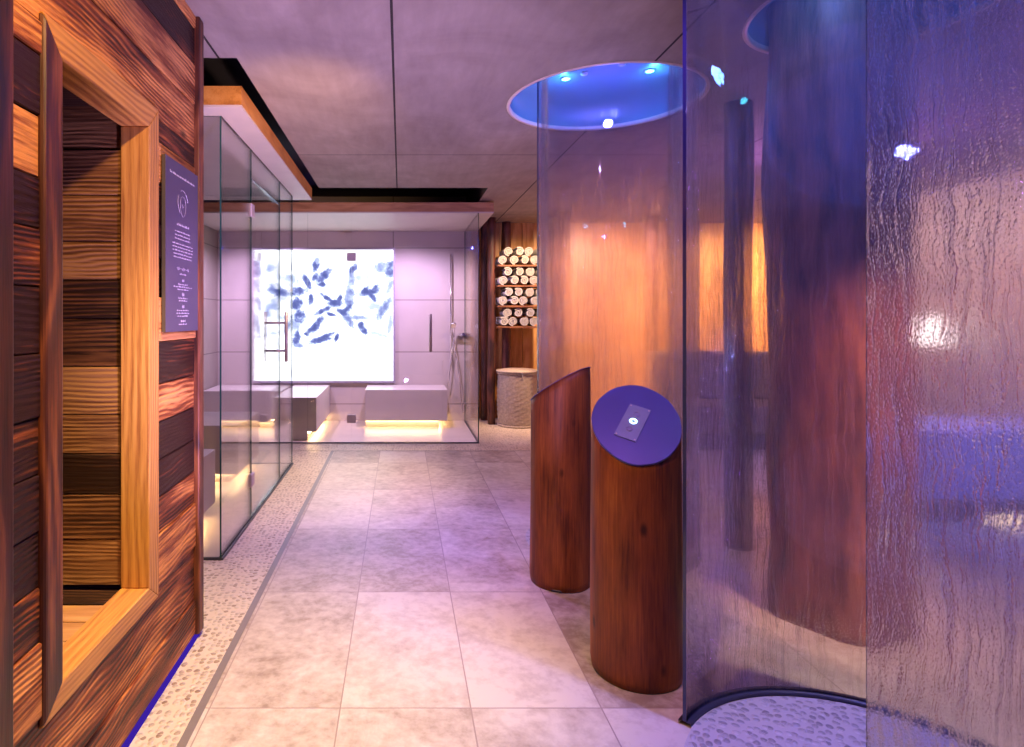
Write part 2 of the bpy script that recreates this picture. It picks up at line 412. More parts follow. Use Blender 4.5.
# sauna wall: planks with a window opening
def planks_yz(b, y0, y1, z0, z1, xf, hole=None, rows=None):
    for (a0, a1) in rows:
        av = .62 if a0 < .3 else None
        a0c, a1c = max(a0, z0), min(a1, z1)
        if a1c - a0c < .01: continue
        segs = [(y0, y1)]
        if hole and a1c > hole[2] and a0c < hole[3]: segs = [(y0, hole[0]), (hole[1], y1)]
        for (s0, s1) in segs:
            b.box(xf-.03, xf+random.uniform(-.005, .005), s0, s1, a0c+.0025, a1c, a=av if av else random.random())
rows = []; z = .025
HO = (1.50, 2.17, .40, 2.11)
marks = [.40, 2.11]
while z < CEIL:
    nz = z+random.uniform(.125, .19)
    for m in marks:
        if z < m-.001 and abs(nz-m) < .08: nz = m
    rows.append((z, min(nz, CEIL))); z = nz
b = MB(); planks_yz(b, -1.2, 2.6, .025, CEIL, -.885, HO, rows)
b.box(-.99, -.916, -1.2, HO[0], 0, CEIL, a=.1); b.box(-.99, -.916, HO[1], 2.6, 0, CEIL, a=.1)
b.box(-.99, -.916, HO[0], HO[1], 0, HO[2], a=.1); b.box(-.99, -.916, HO[0], HO[1], HO[3], CEIL, a=.1)
struct(bevel(b.build('wall_sauna', M_old), .003, 1))
b = MB(); b.box(-2.45, -.99, 2.56, 2.655, 0, 3.0, a=.3); struct(b.build('wall_sauna_end', M_oldX))
# niche behind the window
b = MB()
z = .445
while z < 2.12:
    h = random.uniform(.125, .17); b.box(-1.42, -.976, 2.118+random.uniform(0,.006), 2.15, z, min(z+h-.003, 2.13), a=random.random()); z += h
struct(bevel(b.build('wall_niche_end', M_oldX), .003, 1))
b = MB(); b.box(-1.42, -.99, 1.40, 1.44, .40, 2.16, a=.2); b.box(-1.44, -1.42, 1.40, 2.17, .40, 2.16, a=.3); b.box(-1.44, -.99, 1.40, 2.17, 2.125, 2.16, a=.1)
struct(b.build('wall_niche', M_oldX))
b = MB(); b.box(-1.42, -.978, 2.02, 2.118, .40, .432, a=.05)
b2 = MB(); y = 2.016
while y > 1.45:
    b2.box(-1.42, -.978, y-.11, y-.003, .40, .428, a=random.uniform(.4,.7)); y -= .113
M_benchw = wood('niche_floor_wood', (.25,.10,.03), (.45,.22,.08), (.6,.35,.14), 'X', ring=50, bump=.4, tint=.1)
struct(bevel(b.build('trim_5', M_oldX), .003, 1)); struct(bevel(b2.build('floor_niche', M_benchw), .003, 1))

# window frame, mitred boards
win = bpy.data.objects.new('window_1', None); COL.objects.link(win); win.location = (-.885, 1.84, .375); win['kind'] = 'structure'
yo0, yo1, zo0, zo1 = 1.483, 2.194, .375, 2.137
fw = .086; yi0, yi1, zi0, zi1 = yo0+fw, yo1-fw, zo0+fw-.02, zo1-fw
def fr(name, quad, mat, a, x1=-.877):
    b = MB(); b.prism([(-.978, y, z) for y, z in quad], [(x1, y, z) for y, z in quad], a=a)
    return bevel(b.build(name, mat, win, (-.885, 1.84, .375)), .012 if mat is M_darkZ else .004, 3)
fr('frame_stile', [(yo0,zo0),(yi0,zi0),(yi0,zi1),(yo0,zo1)], M_darkZ, .6, -.872)
fr('frame_stile', [(yo1,zo0),(yo1,zo1),(yi1,zi1),(yi1,zi0)], M_beamZ, .5)
fr('frame_rail', [(yo0,zo1),(yi0,zi1),(yi1,zi1),(yo1,zo1)], M_beam, .3)
fr('frame_sill', [(yo0,zo0),(yo1,zo0),(yi1,zi0),(yi0,zi0)], M_beam, .55)
for o in win.children: o.location = (0,0,0)
# corner post and near post
def post_box(name, x0, x1, y0, y1, a):
    b = MB(); b.box(x0, x1, y0, y1, .02, CEIL-.001, a=a); return struct(bevel(b.build(name, M_darkZ if a > .5 else M_beamZ), .006, 2))
b = MB(); b.box(-.99, -.866, 2.60, 2.66, .02, CEIL, a=.4)
M_corner = wood('corner_post_wood', (.04,.012,.008), (.16,.045,.02), (.34,.12,.045), 'Z', ring=40, bump=.35)
struct(bevel(b.build('trim_6', M_corner), .006, 2))
b = MB(); b.box(-.90, -.852, 1.18, 1.336, .02, CEIL, a=.35); struct(bevel(b.build('trim_7', M_darkZ), .008, 2))
b = MB(); b.box(-.905, -.878, -1.2, 2.655, .001, .02); o = b.build('led_strip', M_violet)
tag(o, 'violet light strip glowing along the foot of the wooden sauna wall', 'light strip')

# sign on the sauna wall
M_sign = simple('slate_purple_board', (.075,.06,.11), .4, nz=.03, scale=3)
M_signedge = simple('olive_board_edge', (.07,.055,.03), .5)
M_ink = simple('pale_ink', (.50,.44,.50), .6)
t = thing('wall_sign', 'dark slate notice board with pale lettering, hung on the wooden wall', 'sign', (-.885, 2.395, 1.33))
b = MB(); b.box(0.006, .022, -.175, .175, 0, .655, mis=[1,1,1,0,1,1]); bevel(b.build('board', [M_sign, M_signedge], t), .001, 1)
def marks_row(b, z, w, hgt, n, wig=0):
    y = -w/2
    while y < w/2-.004:
        l = min(random.uniform(.012, .034)*n, w/2-y)
        k = max(1, int(l/.0045)); 
        for i in range(k):
            yy = y+i*l/k; hh = hgt*random.choice((.55,.6,.65,1.0))
            b.box(.0222, .0228, yy, yy+l/k*.72, z, z+hh)
        y += l+.006
def squiggle(b, z, w, amp):
    pts = [(.0226, -w/2+w*i/40, z+amp*math.sin(i*1.3)*(.5+.5*math.sin(i*.37))) for i in range(41)]
    b.tube(pts, .0007, 5)
b = MB(); marks_row(b, .60, .27, .010, 1); b.build('lettering', M_ink, t)
b = MB()
pts = [(.0226, .055*math.cos(a)*(1.0 if math.sin(a) > 0 else 1-.25*abs(math.sin(a))), .50+.055*math.sin(a)) for a in [2*PI*k/40 for k in range(28)]]
b.tube(pts[2:14], .0008, 5); b.tube(pts[16:26], .0008, 5)
b.tube([(.0226, .03*math.cos(a)*(1-.2*math.sin(-a)), .492+.04*math.sin(a)) for a in [2*PI*k/24 for k in range(24)]], .0006, 5, closed=True)
b.tube([(.0226, -.012+.0, .50), (.0226, .0, .488), (.0226, .012, .503)], .0007, 5)
b.build('crest', M_ink, t)
b = MB(); marks_row(b, .412, .13, .009, 1); b.build('lettering', M_ink, t)
b = MB()
for k in range(3): marks_row(b, .386-.014*k, .17, .006, 1)
for k in range(5): marks_row(b, .338-.013*k, .22-.02*(k > 2), .006, 1)
b.build('lettering', M_ink, t)
b = MB(); squiggle(b, .245, .13, .008); squiggle(b, .2, .02, .006)
for z, w in ((.222,.07),(.182,.10),(.172,.20),(.162,.12),(.128,.10),(.118,.09),(.080,.13),(.069,.14),(.058,.12),(.026,.09)): marks_row(b, z, w, .006, 1)
squiggle(b, .145, .02, .008); squiggle(b, .098, .022, .008); squiggle(b, .041, .05, .006)
b.build('lettering', M_ink, t)

# ------------------------------------------------------------------ glass cabins
def pane(name, x0, x1, y0, y1, z0, z1, parent, loc):
    """glass pane; the two big faces are clear, the narrow sides show the tinted edge"""
    dx, dy = x1-x0, y1-y0
    mis = [1,1,1,0,1,0] if dx < dy else [1,1,0,1,0,1]
    b = MB(); b.box(x0, x1, y0, y1, z0, z1, mis=mis)
    o = b.build(name, [M_glass, M_edge], parent, loc); return o
ZS = 2.535
# left cabin
LC = (-1.035, 4.6, 0)
lc = thing('glass_cabin', 'glass steam cabin on the left with a timber-edged flat roof, beside the sauna wall', 'shower cabin', LC)
pane('glass_panel', -2.44, -1.035, 3.454, 3.464, .012, ZS, lc, LC)
pane('glass_panel', -1.035, -1.025, 3.454, 4.146, .012, ZS, lc, LC)
pane('glass_panel', -1.035, -1.025, 5.13, 5.72, .012, ZS, lc, LC)
pane('glass_panel', -2.44, -1.035, 5.71, 5.72, .012, ZS, lc, LC)
pane('transom', -1.035, -1.025, 4.152, 5.124, 2.34, ZS, lc, LC)
b = MB(); b.box(-2.44, -.872, 3.307, 5.93, ZS, ZS+.012, mi=1); b.box(-2.44, -.872, 3.307, 5.93, ZS+.012, ZS+.115)
M_roofY = wood('roof_fascia_larch_long', (.34,.13,.02), (.52,.22,.04), (.62,.30,.07), 'Y', ring=20, bump=.1, tint=0, per=False)
b.build('roof', [M_roofY, M_white], lc, LC)
b = MB(); b.box(-1.045, -1.015, 3.45, 5.72, 0, .012); b.box(-2.44, -1.045, 3.45, 3.47, 0, .012); b.box(-2.44, -1.045, 5.70, 5.72, 0, .012)
b.build('base_channel', M_dark, lc, LC)
def h_handle(door, loc, cx, cy, axis, z0, z1, gap):
    b = MB()
    for s in (-1, 1):
        p = (cx+s*gap, cy) if axis == 'X' else (cx, cy+s*gap)
        b.tube([(p[0], p[1], z0), (p[0], p[1], z1)], .014, 12)
    for z in (z0+.09, z1-.09):
        e = [(cx-gap, cy, z), (cx+gap, cy, z)] if axis == 'X' else [(cx, cy-gap, z), (cx, cy+gap, z)]
        b.tube(e, .010, 10)
    b.build('handle', M_chrome, door, loc)
M_hinge = simple('dull_steel_hinge', (.50,.42,.46), .45, .3)
def hinge(door, loc, x, y, z, axis):
    b = MB()
    if axis == 'Y': b.box(x-.014, x+.014, y-.05, y+.035, z-.045, z+.045)
    else: b.box(x-.05, x+.05, y-.014, y+.014, z-.045, z+.045)
    bevel(b.build('hinge', M_hinge, door, loc), .004, 1)
b = MB(); b.box(-1.035, -1.025, 4.152, 5.124, .018, 2.334, mis=[1,1,1,0,1,0])
dr = b.build('door', [M_glass, M_edge], lc, LC)
h_handle(dr, LC, -1.03, 4.98, 'X', 1.02, 1.43, .085)
hinge(dr, LC, -1.03, 4.17, 2.12, 'Y'); hinge(dr, LC, -1.03, 4.17, .27, 'Y')

# back cabin
BC = (0, 6.655, 0)
bc = thing('glass_cabin', 'glass shower cabin across the end of the room in front of the glowing picture', 'shower cabin', BC)
pane('glass_panel', -2.44, -1.03, 6.65, 6.66, .012, ZS, bc, BC)
pane('glass_panel', -1.024, -.548, 6.65, 6.66, .012, ZS, bc, BC)
pane('glass_panel', .462, .857, 6.65, 6.66, .012, ZS, bc, BC)
pane('glass_panel', .847, .857, 6.66, 8.085, .012, ZS, bc, BC)
b = MB(); b.box(-.542, .456, 6.65, 6.66, .018, ZS-.01, mis=[1,1,0,1,0,1])
dr = b.build('door', [M_glass, M_edge], bc, BC)
h_handle(dr, BC, .325, 6.655, 'Y', 1.01, 1.42, .06)
hinge(dr, BC, -.545, 6.655, 2.05, 'X'); hinge(dr, BC, -.545, 6.655, .27, 'X')
b = MB(); b.box(-2.44, 1.02, 6.655, 8.085, ZS, ZS+.012, mi=1); b.box(-2.44, 1.02, 6.655, 8.085, ZS+.012, ZS+.115)
b.build('roof', [M_roof, M_white], bc, BC)
b = MB(); b.box(-2.44, .86, 6.645, 6.665, 0, .012); b.box(.842, .862, 6.665, 8.085, 0, .012)
b.build('base_channel', M_dark, bc, BC)

# cabin floor slabs (smooth stone)
M_cf = simple('smooth_stone_floor', (.46,.38,.32), .3, nz=.08, scale=4)
b = MB(); b.box(-2.44, .84, 6.67, 8.085, .0, .006); b.box(-2.44, -1.05, 3.475, 5.695, .0, .006); struct(b.build('floor_cabin', M_cf))

# benches: floating stone block, recessed plinth, led strip
def bench(x0, x1, y0, y1, zt, zb, sides, label):
    c = ((x0+x1)/2, (y0+y1)/2, 0)
    t = thing('stone_bench', label, 'bench', c, 'stone benches in the glass cabins')
    b = MB(); b.box(x0, x1, y0, y1, zb, zt); bevel(b.build('seat', M_bench, t, c), .004, 2)
    px0 = x0+(.1 if 'L' in sides else 0); px1 = x1-(.1 if 'R' in sides else 0); py0 = y0+(.12 if 'F' in sides else 0)
    b = MB(); b.box(px0, px1, py0, y1, .0065, zb); b.build('plinth', M_bench, t, c)
    b = MB()
    if 'F' in sides: b.box(px0, px1, py0-.03, py0-.001, zb-.014, zb-.002)
    if 'R' in sides: b.box(px1+.001, px1+.03, py0, y1, zb-.014, zb-.002)
    if 'L' in sides: b.box(px0-.03, px0-.001, py0, y1, zb-.014, zb-.002)
    b.build('led_strip', M_led, t, c)
    for o in t.children: o.location = (0,0,0)
bench(-.447, .578, 7.52, 8.085, .485, .10, 'FR', 'long grey stone bench below the right side of the glowing picture')
bench(-1.42, -.95, 6.80, 8.085, .485, .10, 'R', 'grey stone bench block running back towards the left side of the glowing picture')
bench(-2.43, -1.46, 7.40, 8.085, .485, .10, 'F', 'stone bench in the far left corner seen through both glass cabins')
bench(-2.43, -1.27, 3.56, 4.14, .485, .12, 'R', 'stone bench in the left cabin right behind its front pane')
bench(-2.43, -1.33, 4.95, 5.68, .50, .10, 'FR', 'stone bench at the rear end of the left glass cabin')

# glowing picture
W, H = 1.763, 1.747; NX, NZ = 240, 238
leaves = []  # u,v(0..1 from top), length, width, angle(deg), darkness
def LF(x, y, l, w, a, k=1.0): leaves.append(((x-30)/615, (y-70)/610, l/615, w/615, math.radians(a), k))
for q in [(285,140,24,13,80),(243,218,32,11,-65),(280,198,18,9,60),(322,192,42,14,45),(312,232,14,12,0),(205,265,34,14,10),
          (100,160,30,26,20,.8),(120,265,55,16,-10),(140,285,50,13,40),(110,250,45,12,-40),(85,345,26,34,0,.8),(160,215,40,30,10,.5),
          (195,320,28,20,60),(262,300,24,9,80),(345,300,34,8,-35),(372,318,30,14,0),(392,305,22,9,65),(325,350,40,9,25),(355,370,20,7,-15),
          (205,380,24,24,0),(410,362,26,12,-20),(430,345,26,10,40),(290,415,40,12,50),(270,440,28,12,30),(245,465,16,6,-20),(300,490,44,12,12),(335,470,30,8,20),
          (382,478,22,7,70),(440,300,70,18,85,.7),(430,390,50,14,-50,.7),(460,160,22,12,60),(455,200,26,12,80,.7),(530,265,44,13,10),(545,285,30,10,-50),(515,255,24,8,40),(555,250,24,8,45),
          (585,150,26,20,0,.6),(630,165,40,18,85,.8),(630,240,30,10,70,.5),(600,345,50,16,60,.7),(560,330,30,18,0,.4),(500,430,30,12,-55),(480,385,50,9,0,.6),(580,465,60,9,-15,.35),(630,420,40,10,80,.45),
          (180,420,20,26,80,.6),(195,480,30,14,80),(205,515,20,9,0,.7),(170,430,40,12,60,.5),(480,200,60,14,5,.35),(610,210,60,50,0,.22),(440,250,50,60,0,.22),(110,210,60,60,0,.28),(500,310,60,30,0,.25),
          (90,600,85,13,84,.42),(92,480,55,12,-78,.42),(75,420,35,14,80,.5),(235,658,12,8,90,.25),(380,655,16,12,90,.28),(465,650,30,16,90,.3),(595,655,20,10,90,.3),(110,385,25,24,0,.4)]: LF(*q)
b = MB(); n0 = 0
for j in range(NZ+1):
    for i in range(NX+1): b.v.append((-W/2+W*i/NX, -.001, H-H*j/NZ))
for j in range(NZ):
    for i in range(NX):
        k = j*(NX+1)+i; b.face([k, k+NX+1, k+NX+2, k+1], 0)
def darkness(u, v):
    nn = noise.noise(Vector((u*26, v*26, 0))); n2 = noise.noise(Vector((u*70, v*70, 5)))
    d = 0
    for (cu_, cv, l, w, a, k) in leaves:
        dx, dy = u-cu_, v-cv
        if abs(dx) > .25 or abs(dy) > .25: continue
        c, s = math.cos(a), math.sin(a)
        p = (dx*c-dy*s)/l; q = (dx*s+dy*c)/w
        r = p*p*.9+q*q*.8+(nn*1.1+n2*.7)
        d = max(d, k/(1+math.exp(min(60, (r-1.0)*2.0))))
    return d
LX = (-.986, 8.09, .539)
t = thing('light_box', 'square glowing white wall panel printed with soft blue-grey leaves', 'light box', LX)
tm = NT('backlit_foliage_print'); at = tm.n('ShaderNodeAttribute', attribute_name='leaf')
cc = tm.ramp(at.outputs['Fac'], [(0, (.93,.96,1)), (.32, (.30,.35,.50)), (.7, (.085,.10,.25)), (1, (.04,.05,.15))])
em = tm.n('ShaderNodeEmission'); tm.l(cc, em.inputs[0]); em.inputs[1].default_value = 2.3; tm.l(em.outputs[0], tm.out.inputs[0])
nn = len(b.v)
o = b.build('picture', tm.mat, t)
at = o.data.attributes.new('leaf', 'FLOAT', 'POINT')
at.data.foreach_set('value', [darkness(i/NX, j/NZ) for j in range(NZ+1) for i in range(NX+1)])
o.location = (0, -.012, 0)
b = MB(); f = .028
M_lbf = simple('light_box_frame', (.36,.32,.40), .35, .3)
b.box(-W/2-f, -W/2, -.03, -.002, -f, H+f); b.box(W/2, W/2+f, -.03, -.002, -f, H+f)
b.box(-W/2, W/2, -.03, -.002, -f, 0); b.box(-W/2, W/2, -.03, -.002, H, H+f); b.box(-W/2, W/2, -.010, -.002, 0, H)
b.build('frame', M_lbf, t)

# hand shower in the back cabin
t = thing('hand_shower', 'slim chrome shower rail with hanging hose inside the back cabin', 'shower', (.66, 8.085, 0))
M_pc = simple('bright_chrome', (.85,.85,.9), .12, 1)
b = MB(); b.tube([(0,-.05,.75),(0,-.05,2.22)], .010, 12); b.tube([(0,-.05,.80),(0,0,.80)], .008); b.tube([(0,-.05,2.15),(0,0,2.15)], .008); b.build('rail', M_pc, t)
b = MB(); b.tube([(.04,-.06,1.12),(.035,-.09,1.24),(.03,-.13,1.30)], [.012,.012,.018], 12); b.tube([(.03,-.13,1.30),(.028,-.16,1.275)], [.035,.038], 16); b.build('shower_head', M_pc, t)
b = MB(); pts = []
for i in range(31):
    s = i/30; pts.append((.04+.14*math.sin(s*PI*.5)+.10*math.sin(s*PI)**2*(.5-s)*1.0, -.06, 1.12-.99*math.sin(s*PI*.62)+(0 if s < .8 else (s-.8)*.3)))
b.tube(pts, .007, 8); b.tube([(.04,-.06,1.12),(-.02,-.06,.6),(-.04,-.06,.47)], .006, 8); b.build('hose', M_pc, t)
b = MB(); b.tube([(.17,0,1.16),(.17,-.05,1.16)], .022, 16); b.tube([(.10,-.03,1.16),(.24,-.03,1.16)], .012, 12); b.build('mixer_valve', M_pc, t)

# ------------------------------------------------------------------ rustic log posts
def log_mesh(b, r, z0, z1, seed, seg=28, rows=30, lump=.10, taper=.0, bend=.012, mi=0, a=.5):
    n = len(b.v)
    for j in range(rows+1):
        z = z0+(z1-z0)*j/rows
        ox = bend*noise.noise(Vector((seed, 0, z*1.1))); oy = bend*noise.noise(Vector((0, seed, z*1.1)))
        for k in range(seg):
            t_ = 2*PI*k/seg
            rr = r*(1+taper*(1-(z-z0)/(z1-z0)))*(1+lump*noise.noise(Vector((math.cos(t_)*1.4+seed*3, math.sin(t_)*1.4, z*1.6)))+lump*.35*noise.noise(Vector((math.cos(t_)*4, math.sin(t_)*4+seed, z*3))))
            b.v.append((ox+rr*math.cos(t_), oy+rr*math.sin(t_), z))
    for j in range(rows):
        for k in range(seg):
            q = (k+1)%seg; b.face([n+j*seg+k, n+j*seg+q, n+(j+1)*seg+q, n+(j+1)*seg+k], mi, a, True)
    b.face([n+k for k in reversed(range(seg))], mi, a); b.face([n+rows*seg+k for k in range(seg)], mi, a)
for (x, y, r, sd, lab) in [(1.175, 7.86, .052, 1, 'rustic round log post at the left end of the towel shelves'),
                           (1.125, 8.17, .05, 2, 'darker log post behind the cabin corner, left of the towel shelves'),
                           (1.43, 8.22, .06, 3, 'dark log post behind the towels and the basket'),
                           (1.985, 7.88, .065, 4, 'log post at the right end of the towel shelves'),
                           (1.985, 7.42, .085, 5, 'log post seen through the left part of the rear shower glass'),
                           (3.22, 7.75, .085, 6, 'log post seen through the right part of the rear shower glass')]:
    b = MB(); log_mesh(b, r, 0, CEIL-.001, sd, a=sd*.13)
    o = b.build('log_post', M_post); o.location = (x, y, 0); tag(o, lab, 'post', 'log posts')
b = MB(); log_mesh(b, .078, 0, CEIL-.001, 9, a=.3)
o = b.build('log_post', M_post); o.location = (2.04, 3.66, 0); tag(o, 'slender log post seen through the wet front shower glass, left of the thick trunk', 'post', 'log posts')
b = MB(); log_mesh(b, .275, 0, CEIL+.197, 12, seg=64, rows=60, lump=.12, taper=.04, bend=.02)
o = b.build('tree_trunk', M_trunk); o.location = (2.04, 2.83, 0); tag(o, 'thick tree trunk column rising behind the wet glass of the front shower', 'trunk')

# ------------------------------------------------------------------ towel shelves
M_towel = simple('white_terry', (.48,.46,.45), .95, nz=.05, scale=300)
shelf_z = [1.27, 1.535, 1.795, 2.055]
names = ['bottom', 'third', 'second', 'top']
for i, z in enumerate(shelf_z):
    b = MB(); b.box(1.232, 1.915, 7.70, 8.14, z-.022, z)
    o = bevel(b.build('towel_shelf', M_shelf, None, (1.573, 7.9, z-.022)), .003, 1)
    tag(o, 'thin wooden shelf board under rolled towels, %s of four' % {'top':'topmost','second':'second from top','third':'third from top','bottom':'lowest'}[names[i]], 'shelf', 'towel shelves')
def towel_mesh(turns, R, L, seed):
    rnd = random.Random(seed); b = MB(); N = int(turns*16); pitch = (R-.006)/turns; th = pitch*.74
    outer, inner = [], []
    for i in range(N+1):
        a = i*2*PI/16; rr = .006+pitch*turns*i/N
        w = 1+.06*math.sin(a*2+seed)
        outer.append((math.cos(a)*rr*w, math.sin(a)*rr)); ri = max(.001, rr-th); inner.append((math.cos(a)*ri*w, math.sin(a)*ri))
    for i in range(N):
        p, q, r_, s_ = outer[i], outer[i+1], inner[i+1], inner[i]
        y0 = -L/2+.004*math.sin(i*.6+seed); y1 = -L/2+.004*math.sin((i+1)*.6+seed)
        b.poly([(p[0],y0,p[1]),(q[0],y1,q[1]),(r_[0],y1,r_[1]),(s_[0],y0,s_[1])][::-1])
        b.poly([(p[0],y0+.0,p[1]),(q[0],y1,q[1]),(q[0],L/2,q[1]),(p[0],L/2,p[1])], s=True)
        b.poly([(s_[0],y0,s_[1]),(r_[0],y1,r_[1]),(r_[0],L/2,r_[1]),(s_[0],L/2,s_[1])][::-1], s=True)
        b.poly([(p[0],L/2,p[1]),(q[0],L/2,q[1]),(r_[0],L/2,r_[1]),(s_[0],L/2,s_[1])])
    p, s_ = outer[-1], inner[-1]
    b.poly([(p[0],-L/2,p[1]),(p[0],L/2,p[1]),(s_[0],L/2,s_[1]),(s_[0],-L/2,s_[1])])
    return b
protos = []
for k in range(3):
    o = towel_mesh(2.4+.4*k, .064, .34, k*2.1).build('rolled_towel', M_towel); protos.append(o)
ordn = ['first','second','third','fourth','fifth']
cnt = 0
for i, z in enumerate(shelf_z):
    for lay, n in ((0, 5), (1, 4)):
        for k in range(n):
            o = protos[cnt] if cnt < 3 else protos[random.randrange(3)].copy()
            if cnt >= 3: COL.objects.link(o)
            cnt += 1
            sx = random.uniform(.97, 1.01); R = .064
            if lay == 0: x = 1.302+k*.136; zz = z+R*1.0+.0005
            else: x = 1.370+k*.136; zz = z+.0005+R+.1095
            o.location = (x, 7.885+random.uniform(-.015,.015), zz)
            o.scale = (1.0*sx, 1, .99)
            o.rotation_euler = (0, 0 if lay == 0 else random.uniform(-.1,.1), random.uniform(-.06,.06))
            o.location.x += random.uniform(-.001,.001)
            pos = ordn[k]+' from the left' if k < n-1 else 'rightmost'
            tag(o, 'rolled white towel, %s in the %s layer on the %s shelf' % (pos, 'lower' if lay == 0 else 'upper', {'top':'top','second':'second','third':'third','bottom':'bottom'}[names[i]]), 'towel', 'rolled towels on the shelves')

# wicker basket
BK = (1.50, 7.78, 0)
M_wick = simple('grey_wicker', (.40,.31,.24), .6, nz=.25, scale=40)
M_wickl = simple('pale_wicker', (.48,.38,.28), .6, nz=.2, scale=40)
t = thing('wicker_basket', 'tall round wicker laundry basket with a lid below the towel shelves', 'basket', BK)
b = MB(); C_, Rw = 48, 22
for j in range(Rw+1):
    z = .01+.66*j/Rw
    for k in range(C_):
        a = 2*PI*k/C_; r = .245+.012*math.sin(z/.67*PI)+(.010 if ((k//2)+j) % 2 else -.009)
        b.v.append((r*math.cos(a), r*math.sin(a), z))
for j in range(Rw):
    for k in range(C_):
        q = (k+1)%C_; b.face([j*C_+k, j*C_+q, (j+1)*C_+q, (j+1)*C_+k], 0, .5, True)
b.face([k for k in reversed(range(C_))])
b.build('body', M_wick, t)
b = MB()
for zz in (.015, .675):
    b = MB()
    for ph in (0, PI):
        b.tube([((.253)*math.cos(a)*(1+.02*math.sin(a*24+ph)), .253*math.sin(a)*(1+.02*math.sin(a*24+ph)), zz+.008*math.cos(a*24+ph)) for a in [2*PI*k/144 for k in range(144)]], .008, 6, closed=True)
    b.build('rim', M_wickl, t)
b = MB(); b.lathe([(.262, .688), (.262, .705), (.20, .722), (.10, .73), (.0001, .732)], seg=48)
for ph in (0, PI):
    b.tube([(.262*math.cos(a)*(1+.015*math.sin(a*26+ph)), .262*math.sin(a)*(1+.015*math.sin(a*26+ph)), .698+.007*math.cos(a*26+ph)) for a in [2*PI*k/144 for k in range(144)]], .009, 6, closed=True)
ld = b.build('lid', M_wickl, t)
b = MB(); b.tube([(.0,-.262,.70),(.0,-.275,.68),(.012,-.274,.655),(0,-.27,.64)], .006, 6); b.build('clasp', M_towel, ld)

# ------------------------------------------------------------------ control pillars
M_plate = simple('dark_blue_plate', (.045,.04,.20), .35, nz=.03, scale=3)
M_strip = simple('control_glass', (.22,.24,.42), .2, .3)
M_ring = emit('lit_button_ring', (.45,.85,1), 5)
M_btn = simple('button', (.16,.15,.30), .25)
def pillar(cx, cy, r, zc, sx, sy, seed, label, plate=.010, taper=0.03):
    t = thing('control_pillar', label, 'control pillar', (cx, cy, 0))
    b = MB(); seg, rows = 72, 26
    def rad(a, z): return r*(1+taper*(1-z))*(1+.035*noise.noise(Vector((math.cos(a)*1.1+seed, math.sin(a)*1.1, z*1.0)))+.012*noise.noise(Vector((math.cos(a)*4+seed, math.sin(a)*4, z*2))))
    n = 0
    for j in range(rows+1):
        for k in range(seg):
            a = 2*PI*k/seg; s = j/rows
            zt = zc+sx*r*math.cos(a)+sy*r*math.sin(a)
            z = s*zt; rr = rad(a, z)
            if j == 0: rr *= .975
            if j == 0: z = .004
            if j == rows: rr *= .99
            b.v.append((rr*math.cos(a), rr*math.sin(a), z))
    for j in range(rows):
        for k in range(seg):
            q = (k+1)%seg; b.face([j*seg+k, j*seg+q, (j+1)*seg+q, (j+1)*seg+k], 0, .5, True)
    b.face([k for k in reversed(range(seg))], 0); b.face([rows*seg+k for k in range(seg)], 0)
    b.build('log_body', M_log, t)
    b = MB(); b.lathe([(r*.97, 0), (r*1.0, .0), (r*1.0, .012), (r*.95, .012)], seg=48); b.build('foot_ring', M_dark, t)
    # plate on the slanted cut
    nrm = Vector((-sx, -sy, 1)).normalized()
    b = MB(); bot, top = [], []
    for k in range(seg):
        a = 2*PI*k/seg; rr = rad(a, zc)*1.005
        p = Vector((rr*math.cos(a), rr*math.sin(a), zc+sx*rr*math.cos(a)+sy*rr*math.sin(a)))
        bot.append(p+nrm*.0005); top.append(p+nrm*plate)
    b.prism(bot, top); pl = bevel(b.build('top_plate', M_plate, t), min(.002, plate*.3), 1)
    # control strip
    ax = Vector((math.cos(.0), 0, sx)).normalized(); ay = nrm.cross(ax)
    ang = math.radians(-42); u = ax*math.cos(ang)+ay*math.sin(ang); v = nrm.cross(u)
    c0 = Vector((0, 0, zc))+nrm*(plate+.0002)+ay*.0+ax*(-.012)
    b = MB(); hw, hh = .042, .092
    q = [c0+u*sxx*hw+v*syy*hh for sxx, syy in ((-1,-1),(1,-1),(1,1),(-1,1))]
    b.prism(q, [p+nrm*.004 for p in q]); st = b.build('control_panel', M_strip, pl)
    for k, dv in enumerate((-.04, 0.005, .046)):
        b = MB(); c = c0+v*dv+nrm*.0045
        pts = [c+u*.011*math.cos(a)+v*.011*math.sin(a) for a in [2*PI*i/28 for i in range(28)]]
        b.tube(pts, .0035 if k == 1 else .0015, 8, closed=True)
        if k != 1: b.prism([c+u*.009*math.cos(a)+v*.009*math.sin(a)-nrm*.0003 for a in [2*PI*i/20 for i in range(20)]], [c+u*.009*math.cos(a)+v*.009*math.sin(a)+nrm*.001 for a in [2*PI*i/20 for i in range(20)]])
        b.build('button', M_ring if k == 1 else M_btn, pl)
    b = MB()
    for sxx in (-1, 1):
        for syy in (-1, 1):
            c = c0+u*sxx*(hw-.007)+v*syy*(hh-.008)+nrm*.004
            b.prism([c+u*.003*math.cos(a)+v*.003*math.sin(a) for a in [2*PI*i/12 for i in range(12)]], [c+u*.003*math.cos(a)+v*.003*math.sin(a)+nrm*.001 for a in [2*PI*i/12 for i in range(12)]])
    b.build('screws', M_chrome, pl)
pillar(.925, 2.385, .165, .965, .20, .74, 3, 'nearer log pillar with a dark blue slanted control plate, beside the front shower glass')
pillar(.838, 3.185, .152, 1.03, .50, -.42, 8, 'farther log pillar whose slanted top faces away, beside the rear shower', .003)

